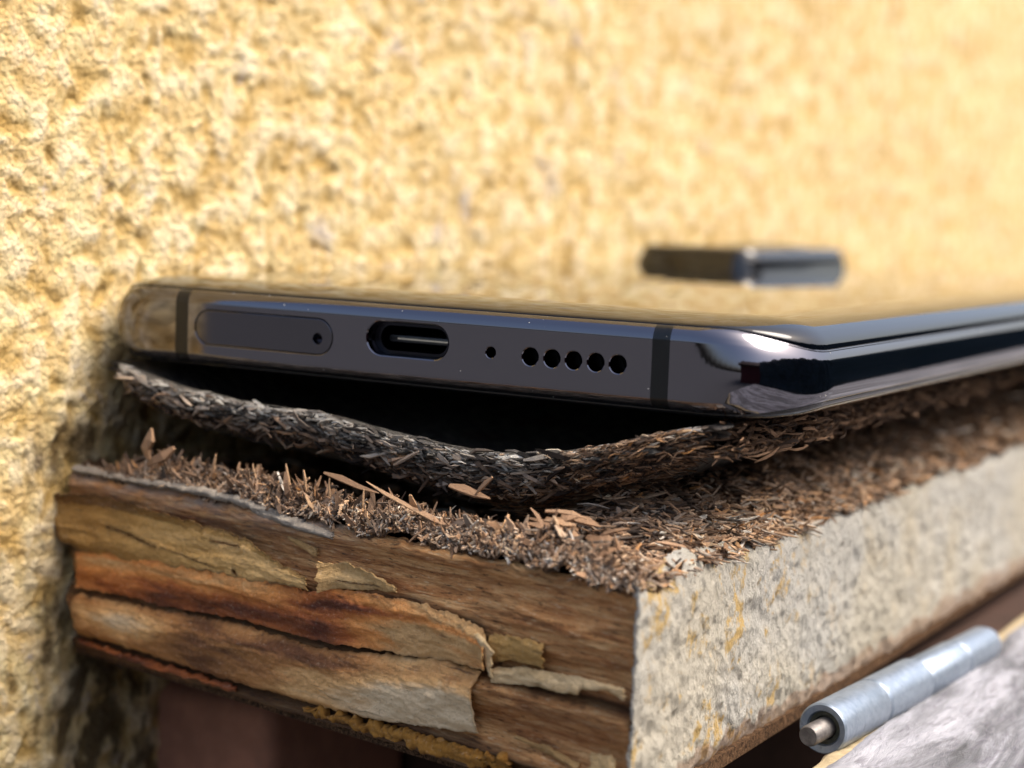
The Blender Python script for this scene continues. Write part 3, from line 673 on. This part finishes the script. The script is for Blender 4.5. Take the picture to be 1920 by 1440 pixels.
for yb in (2, 5, 12, 40, 175):
    y = fy(cxs)+yb; rows.append(np.stack([cxs, y, crust_top(cxs, y)-thick(cxs)-.1], -1)); uvs.append(np.stack([cxs, y], -1))
R_ = np.stack(rows, 1); UVc = np.stack(uvs, 1); nR = R_.shape[1]
# ragged right hand edge
ev_ = np.exp(-(30.56-cxs)/.9)[:, None]
R_[..., 0] = R_[..., 0] + ev_*(1.3*fbm(R_[..., 1]/5, R_[..., 2]*.8, 131, 4, .6)) 
fcr = gridfaces(len(cxs), nR)
l0 = (len(cxs)-1)*nR
cr = build('top_layer', R_.reshape(-1, 3), fcr, CRUST, shelf, uv=UVc.reshape(-1, 2), label='warped grey fibrous top layer lifted off the core and sagging under the phone')

# ------------------------------------------------------------------ chips and splinters
def sliver(p, d, nrm, L, w, t, bend=.1, st=4, jag=.25):
    d = d/np.linalg.norm(d); n_ = nrm-d*np.dot(nrm, d); n_ /= (np.linalg.norm(n_)+1e-9); s_ = np.cross(d, n_)
    tl = np.linspace(-.5, .5, st); V_ = []
    prof = RNG.uniform(.65, 1.0, st); prof[0] = RNG.uniform(.1, .7); prof[-1] = RNG.uniform(.05, .5)
    for k, q in enumerate(tl):
        c = p + d*L*q + n_*bend*L*(1-4*q*q) + s_*RNG.normal(0, w*jag*.5)
        a_ = w*prof[k]*.5; b_ = t*(.5 if 0 < k < st-1 else .3)
        for sa, sb in ((-1, -.6), (1, -1), (.8, 1), (-1, .8)): V_.append(c + s_*a_*sa + n_*b_*sb)
    F = [(0, 1, 2, 3)]
    for k in range(st-1):
        for i in range(4): F.append((k*4+i, (k+1)*4+i, (k+1)*4+(i+1) % 4, k*4+(i+1) % 4))
    F.append(((st-1)*4+3, (st-1)*4+2, (st-1)*4+1, (st-1)*4))
    return V_, F
SV, SF, ST, SG = [], [], [], []; big = []
def add(p, d, nrm, L, w, t, tone, bend=.08, grey=0):
    V_, F = sliver(np.array(p, float), np.array(d, float), np.array(nrm, float), L, w, t, bend)
    big.append((L*w, V_, F, tone, p, grey))
N3 = lambda s_=1: RNG.normal(0, s_, 3)
def surf(x, b): return float(coretop(np.array([x]), np.array([b]))[0])
# upright splintered chips along the front ridge
for _ in range(3000):
    x = RNG.uniform(-33, 29.3); b = abs(RNG.normal(1.7, 1.6))+.15
    up = RNG.uniform(.1, 1.0)*(1 if b < 3.5 else .4)
    d = np.array([RNG.normal(0, .6), RNG.normal(-.1, .5), up])
    L = float(np.clip(RNG.lognormal(.15, .5), .4, 3.2)); w = L*RNG.uniform(.06, .24)
    if x > 10: L *= .8
    tone = np.clip(RNG.normal(.5+.18*float(fbm(np.array([x/3]), np.array([b/3]), 501, 2)[0]), .22), .02, 1)
    add((x, yfront(x)+b, surf(x, b)+L*.22*up), d, N3(), L, w, w*RNG.uniform(.25, .5), tone, RNG.normal(0, .08), np.clip(RNG.normal(.12, .25), 0, 1))
# crumbs against the veneer's top edge
for _ in range(3200):
    x = RNG.uniform(-36, 29.6); b = RNG.uniform(.05, 1.5); L = RNG.uniform(.35, 1.0)
    add((x, yfront(x)+b, surf(x, b)+.1), N3(), N3(), L, L*RNG.uniform(.2, .5), L*.2, np.clip(RNG.normal(.7 if x > -5 else .5, .22), 0, 1), 0, RNG.uniform(0, .7))
for _ in range(6500):
    x = RNG.uniform(-35, 29.6); b = RNG.uniform(.05, 1)**1.3*6; L = RNG.uniform(.12, .5)
    add((x, yfront(x)+b, surf(x, b)+RNG.uniform(0, .35)), N3(), N3(), L, L*RNG.uniform(.25, .7), L*.3, np.clip(RNG.normal(.45, .28), 0, 1), 0, RNG.uniform(0, .8))
# flat flakes further in, mostly lying along the board
for _ in range(3200):
    x = RNG.uniform(-36, 29.2); b = 2.5+RNG.gamma(1.6, 6)
    ang = RNG.normal(0, .5); L = float(np.clip(RNG.lognormal(.35, .55), .5, 4.8)); w = RNG.uniform(.15, .55)
    add((x, yfront(x)+b, surf(x, b)+RNG.uniform(0, .6)), (math.cos(ang), math.sin(ang), RNG.normal(0, .15)), (RNG.normal(0, .35), RNG.normal(-.3, .35), 1), L, w, .14, np.clip(RNG.normal(.4, .24), 0, 1), RNG.normal(0, .06), np.clip(RNG.normal(.2, .3), 0, 1))
# right hand slope up to the phone
for _ in range(5600):
    y = -10+RNG.gamma(1.4, 34); x = 29.9-abs(RNG.normal(0, 6)); b = y-yfront(x)
    if b < .3 or x < 8: continue
    ang = RNG.normal(1.0, .8); L = float(np.clip(RNG.lognormal(.3, .55), .4, 4.2)); w = RNG.uniform(.12, .5)
    tn = np.clip(RNG.normal(.42 if x < 26 else .62, .2), 0, 1)
    add((x, y, surf(x, b)+RNG.uniform(0, .7)), (math.cos(ang), math.sin(ang), RNG.normal(0, .3)), (RNG.normal(.3, .4), RNG.normal(-.2, .4), 1), L, w, .15, tn, RNG.normal(0, .06), np.clip(RNG.normal(.25, .3), 0, 1))
# strands on the ragged edge of the warped top layer
def on_crust(n, lo, hi, tmean, Lm):
    for _ in range(n):
        x = RNG.uniform(lo, hi); t = RNG.uniform(0, 1)**1.15*1.12+.02; th = float(thick(np.array([x]))[0])
        y = float(fy(np.array([x]))[0]) - .5 + RNG.normal(0, .3) + 1.2*t*t; z = float(crust_top(np.array([x]), np.array([y]))[0]) - .1 - th*t
        sl_ = float(crust_top(np.array([x+1]), np.array([y]))[0]-crust_top(np.array([x-1]), np.array([y]))[0])/2
        bg = RNG.random() < .22 and x < 17; L = Lm*RNG.uniform(.35, 1)*(2.6 if bg else 1.2); w = RNG.uniform(.25, .5) if bg else RNG.uniform(.08, .2)
        cl = float(fbm(np.array([x/2.2]), np.array([t*3.]), 171, 3)[0])
        add((x, y, z), (1, RNG.normal(-.05, .3), sl_+RNG.normal(0, .2+.25*t)), (RNG.normal(0, .4), -1, RNG.normal(.3, .6)), L, w, .18 if bg else .1,
            np.clip(tmean+.28-.5*t+.5*cl+RNG.normal(0, .26), 0, 1), RNG.normal(0, .14), np.clip(1.05-.75*t-.8*float(sst(12, 22, x))+RNG.normal(0, .2), 0, 1))
on_crust(3600, -33, 26, .42, 1.2); on_crust(700, 12, 29, .36, 1.7)
for _ in range(1100):
    x = RNG.uniform(8, 30); y = float(fy(np.array([x]))[0])+abs(RNG.normal(0, 5))+.3; z = float(crust_top(np.array([x]), np.array([y]))[0])-float(thick(np.array([x]))[0])-.15
    add((x, y, z), (1, RNG.normal(.2, .5), RNG.normal(.1, .15)), (RNG.normal(0, .3), -.6, -1), RNG.uniform(.6, 2.8), RNG.uniform(.12, .4), .1, np.clip(RNG.normal(.36, .2), 0, 1), RNG.normal(0, .08), np.clip(RNG.normal(.2, .3), 0, 1))
# strands along the layer's right hand edge, under the phone's flank
for _ in range(1500):
    y = 1+RNG.gamma(1.3, 36); x = 30.4+RNG.normal(0, .8); z = -1.3-RNG.uniform(0, 3.2)
    add((x, y, z), (RNG.normal(0, .25), 1, RNG.normal(0, .18)), (1, 0, RNG.normal(.3, .5)), RNG.uniform(1, 3.5), RNG.uniform(.12, .4), .12, np.clip(RNG.normal(.3, .16), 0, 1))
# a few particular ones
add((-26.2, -4.2, -8.1), (.25, -.2, 1), (0, -1, .2), 3.3, 1.3, .35, .62, .08)
add((-24.4, -4.6, -9.2), (.75, 0, .6), (.2, -1, .2), 3.8, 1.0, .5, .5, .1)
add((4.6, -8.2, -9.3), (1, -.1, -.33), (0, -1, .7), 6.8, .45, .2, .66, .02)
add((8.0, -8.3, -10.4), (1, -.1, -.28), (0, -1, .9), 5.0, .6, .2, .6, .03)
add((-1.5, -6.0, -8.9), (1, 0, -.2), (0, -1, .5), 6.0, .6, .2, .5, .03)
add((10.8, -6.2, -8.2), (1, -.1, -.12), (0, -1, .8), 4.4, .9, .2, .5, .02)
add((12.4, -6.6, -7.5), (.8, -.1, .8), (0, -1, .2), 2.4, .45, .2, .6, .02)
for (x, z_, l_) in ((-18.6, -9.2, 2.6), (-8.9, -9.0, 2.5), (-6.8, -9.2, 2.3), (-13.2, -9.4, 2.3), (-22.6, -9.6, 1.9), (-3.8, -9.6, 2.4), (.2, -9.9, 2.0)):
    add((x, yfront(x)+1.6, z_-.3), (RNG.normal(0, .2), -.05, 1), (RNG.normal(0, .3), -1, 0), l_, .3, .16, .7, .03)
for k in range(16):
    x = 20.5+RNG.uniform(-2.5, 5); ang = RNG.normal(-.1, .45)
    add((x, yfront(x)+2.5+RNG.uniform(0, 4), surf(x, 3)+.7+RNG.uniform(0, .6)), (math.cos(ang), math.sin(ang)*.5, RNG.normal(-.12, .3)), (0, -1, .8), RNG.uniform(2.4, 4.2), RNG.uniform(.4, .9), .18, RNG.uniform(.4, .68), .1)
CAMP = np.array([87.54, -133.7, 16.29])
big.sort(key=lambda q: -q[0]/np.linalg.norm(np.array(q[4])-CAMP)**2)
for area, V_, F, tone, p, gr_ in big[:290]:
    build('wood_chip', np.array(V_), F, CHIP, shelf, smooth=False, attrs={'tone': np.full(len(V_), tone), 'grey': np.full(len(V_), gr_)})
o_ = 0
for area, V_, F, tone, p, gr_ in big[290:]:
    SV.extend(V_); ST.extend([tone]*len(V_)); SG.extend([gr_]*len(V_)); SF.extend([tuple(i+o_ for i in f_) for f_ in F]); o_ += len(V_)
build('wood_splinters', np.array(SV), SF, CHIP, shelf, smooth=False, attrs={'tone': np.array(ST), 'grey': np.array(SG)}, kind='stuff')

# ------------------------------------------------------------------ hinge
HD = np.array([.0739, .9973, 0.]); HP = np.array([35.75, 14.31, -29.11]); HU = np.array([0, 0, 1.]); HS = np.cross(HD, HU)
hinge = empty('hinge', HP+HD*15, 'grey blue metal hinge barrel lying in the gap below the pale shelf side', 'hinge')
def lathe(name, prof, mat, parent, ax0=HP, k=40, sharp=35, dx=0, dz=0):
    v = []
    for t, r in prof:
        for i in range(k):
            a_ = 2*math.pi*i/k; v.append(ax0+HD*t*HL+HS*(r*math.cos(a_)+dx)+HU*(r*math.sin(a_)+dz))
    f = [(s*k+i, (s+1)*k+i, (s+1)*k+(i+1) % k, s*k+(i+1) % k) for s in range(len(prof)-1) for i in range(k)]
    return build(name, v, f, mat, parent, sharp=sharp)
R0 = 2.3
HL = 1.16
lathe('knuckle', [(7, 1.35), (.5, 1.35), (.1, 1.6), (-.05, R0-.15), (.12, R0), (8.7, R0), (8.95, R0-.2), (9.0, 1.0)], ZINC, hinge)
lathe('knuckle', [(9.25, 1.0), (9.3, R0-.2), (9.55, R0+.03), (18.2, R0+.03), (18.5, R0-.25), (18.55, .9)], ZINC, hinge, dz=-.12, dx=-.12)
lathe('knuckle', [(18.6, .9), (18.7, R0-.35), (18.95, R0-.16), (27.2, R0-.16), (27.45, R0-.4), (27.5, .9)], ZINC, hinge, dz=-.12)
lathe('knuckle', [(27.7, .9), (27.75, R0-.5), (28.0, R0-.28), (35.2, R0-.28), (36.0, R0-.5), (36.5, R0-1.1), (36.6, 0.01)], ZINC, hinge, dz=-.12)
lathe('end_collar', [(4, .85), (.8, .9), (.35, 1.1), (.3, 1.5)], ZDARK, hinge)
lathe('pin', [(-2.6, 0.01), (-2.6, .8), (-2.4, .95), (3, .95)], PIN, hinge)
lf = []
for t in (9.2, 36.0):
    for s_, z_ in ((.0, -1.6), (-.2, -1.6), (-.3, -12), (.1, -12)): lf.append(HP+HD*t+HS*s_+HU*z_)
build('leaf', lf, [(0, 1, 2, 3), (7, 6, 5, 4), (0, 4, 5, 1), (1, 5, 6, 2), (2, 6, 7, 3), (3, 7, 4, 0)], ZINC, hinge, smooth=False)

# ------------------------------------------------------------------ grey wooden panel, lower right
PZ = -30.0
panel = empty('wooden_panel', (70, 60, PZ-20), 'weathered grey wooden panel at the lower right, its worn beige edge beside the hinge', 'panel')
py = [-60.0]
while py[-1] < 500: py.append(py[-1]+(.4 if -20 < py[-1] < 60 else 2.5))
py = np.array(py); px = np.arange(38.2, 110, .5)
PXX, PYY = np.meshgrid(px, py, indexing='ij')
zz = PZ + .25*fbm(PXX/3, PYY/14, 201, 4, .6) - .12 + .1*fbm(PXX/.8, PYY/5, 203, 2)
zz = zz - .6*np.exp(-(PXX-38.2)/.5)
build('top_face', np.stack([PXX+.35*fbm(PYY/6, PYY*0, 205, 3)*np.exp(-(PXX-38.2)/2), PYY, zz], -1).reshape(-1, 3), gridfaces(len(px), len(py)), PANEL, panel)
ex = [(38.9, -.45), (38.2, -.62), (37.2, -.75), (36.6, -1.1), (36.4, -1.8), (36.4, -18), (110, -18)]
er = []
for x, z in ex: er.append(np.stack([x+.2*fbm(py/5, py*0+x, 211, 3), py, PZ+z+.15*fbm(py/3, py*0+z, 213, 3)-.12], -1))
build('edge_strip', np.stack(er, 0).reshape(-1, 3), gridfaces(len(ex), len(py)), BEIGE, panel, label='worn beige rounded edge')

# ------------------------------------------------------------------ things in the dark gap beneath the shelf
def rbox(x0, x1, y0, y1, z0, z1, mat, name, parent=None, r=2.0):
    bm = bmesh.new(); bmesh.ops.create_cube(bm, size=1)
    for v in bm.verts: v.co = Vector(((x0+x1)/2+(x1-x0)*v.co.x, (y0+y1)/2+(y1-y0)*v.co.y, (z0+z1)/2+(z1-z0)*v.co.z))
    bmesh.ops.bevel(bm, geom=bm.edges[:], offset=r, segments=4, affect='EDGES', profile=.5)
    bmesh.ops.recalc_face_normals(bm, faces=bm.faces)
    vs_ = [tuple(v.co) for v in bm.verts]; fs_ = [[v.index for v in f.verts] for f in bm.faces]; bm.free()
    return build(name, vs_, fs_, mat, parent)
b_ = rbox(-42, -24.2, 13, 40, -75, -37.5, REDB, 'support_block', None, 2.2); tag(b_, 'reddish brown block in the dark gap beneath the left end of the shelf', 'block')
b_ = rbox(-60, 37.2, 41, 600, -110, -34.5, DKWOOD, 'backing_board', None, 1); tag(b_, 'dark brown wooden board closing the gap beneath the shelf', 'board')

# ------------------------------------------------------------------ what the polished phone mirrors: the ground, plus an added building and bushes out of view
g = build('ground', [(-60000, -60000, -1500), (60000, -60000, -1500), (60000, 60000, -1500), (-60000, 60000, -1500)], [(0, 1, 2, 3)], mat_simple('dark_ground', '4E4E50', .9, .2, '585858', .004, .1), None, smooth=False)
g['kind'] = 'structure'
standin_house = empty('standin_house', (3600, -2600, -1500), 'added stand-in building, dark red with a white door, unseen, mirrored in the rounded corner of the phone', 'standin_house')
HDX = np.array([-.58, -.81, 0.]); HNX = np.array([-.81, .58, 0.])
def hbox(name, a0, a1, d0, d1, z0, z1, mat, parent=standin_house):
    O = np.array([3600., -2600., 0.]); v = [O+HDX*a+HNX*d+np.array([0, 0, z]) for z in (z0, z1) for a, d in ((a0, d0), (a1, d0), (a1, d1), (a0, d1))]
    return build(name, v, [(3, 2, 1, 0), (4, 5, 6, 7), (0, 1, 5, 4), (1, 2, 6, 5), (2, 3, 7, 6), (3, 0, 4, 7)], mat, parent, smooth=False)
hbox('wall', -2600, 2600, -2500, 0, -1500, 900, mat_simple('dark_red_render', '4A2024', .8, .3, '5A2A2C', .01, .1))
v = []; O = np.array([3600., -2600., 0.])
for a in (-2900, 2900):
    for d, z in ((350, 860), (350, 980), (-1250, 1900), (-2850, 980), (-2850, 860)): v.append(O+HDX*a+HNX*d+np.array([0, 0, z]))
build('roof', v, [(0, 1, 6, 5), (1, 2, 7, 6), (2, 3, 8, 7), (3, 4, 9, 8), (4, 0, 5, 9), (4, 3, 2, 1, 0), (5, 6, 7, 8, 9)], DKWOOD, standin_house, smooth=False)
WHT = mat_simple('white_door_paint', 'E4E4EA', .5, .4, 'DADAE0', .01, .1)
hbox('door', -1900, -600, .5, 60, -1400, 760, WHT)

hedge_n, hedge_m = 260, 40  # added unseen bushes, darken the low sky mirrored in the phone's flank
hy = np.linspace(-900, 14000, hedge_n); hs = np.linspace(0, 1, hedge_m); HYg, HSg = np.meshgrid(hy, hs, indexing='ij')
hx = 1600+np.where(HSg < .5, 0, (HSg-.5)*2*1500)+120*fbm(HYg/400, HSg*6, 401, 4); hz = np.where(HSg < .5, -1500+HSg*2*2150, 650)+90*fbm(HYg/300, HSg*5, 403, 4)
hd = build('standin_hedge', np.stack([hx, HYg, hz], -1).reshape(-1, 3), gridfaces(hedge_n, hedge_m), mat_simple('dark_hedge_green', '34404A', .9, .2, '22302C', .01, 20), None)
tag(hd, 'added dark green stand-in bushes beyond the shelf, unseen, mirrored in the long flank of the phone', 'standin_hedge')
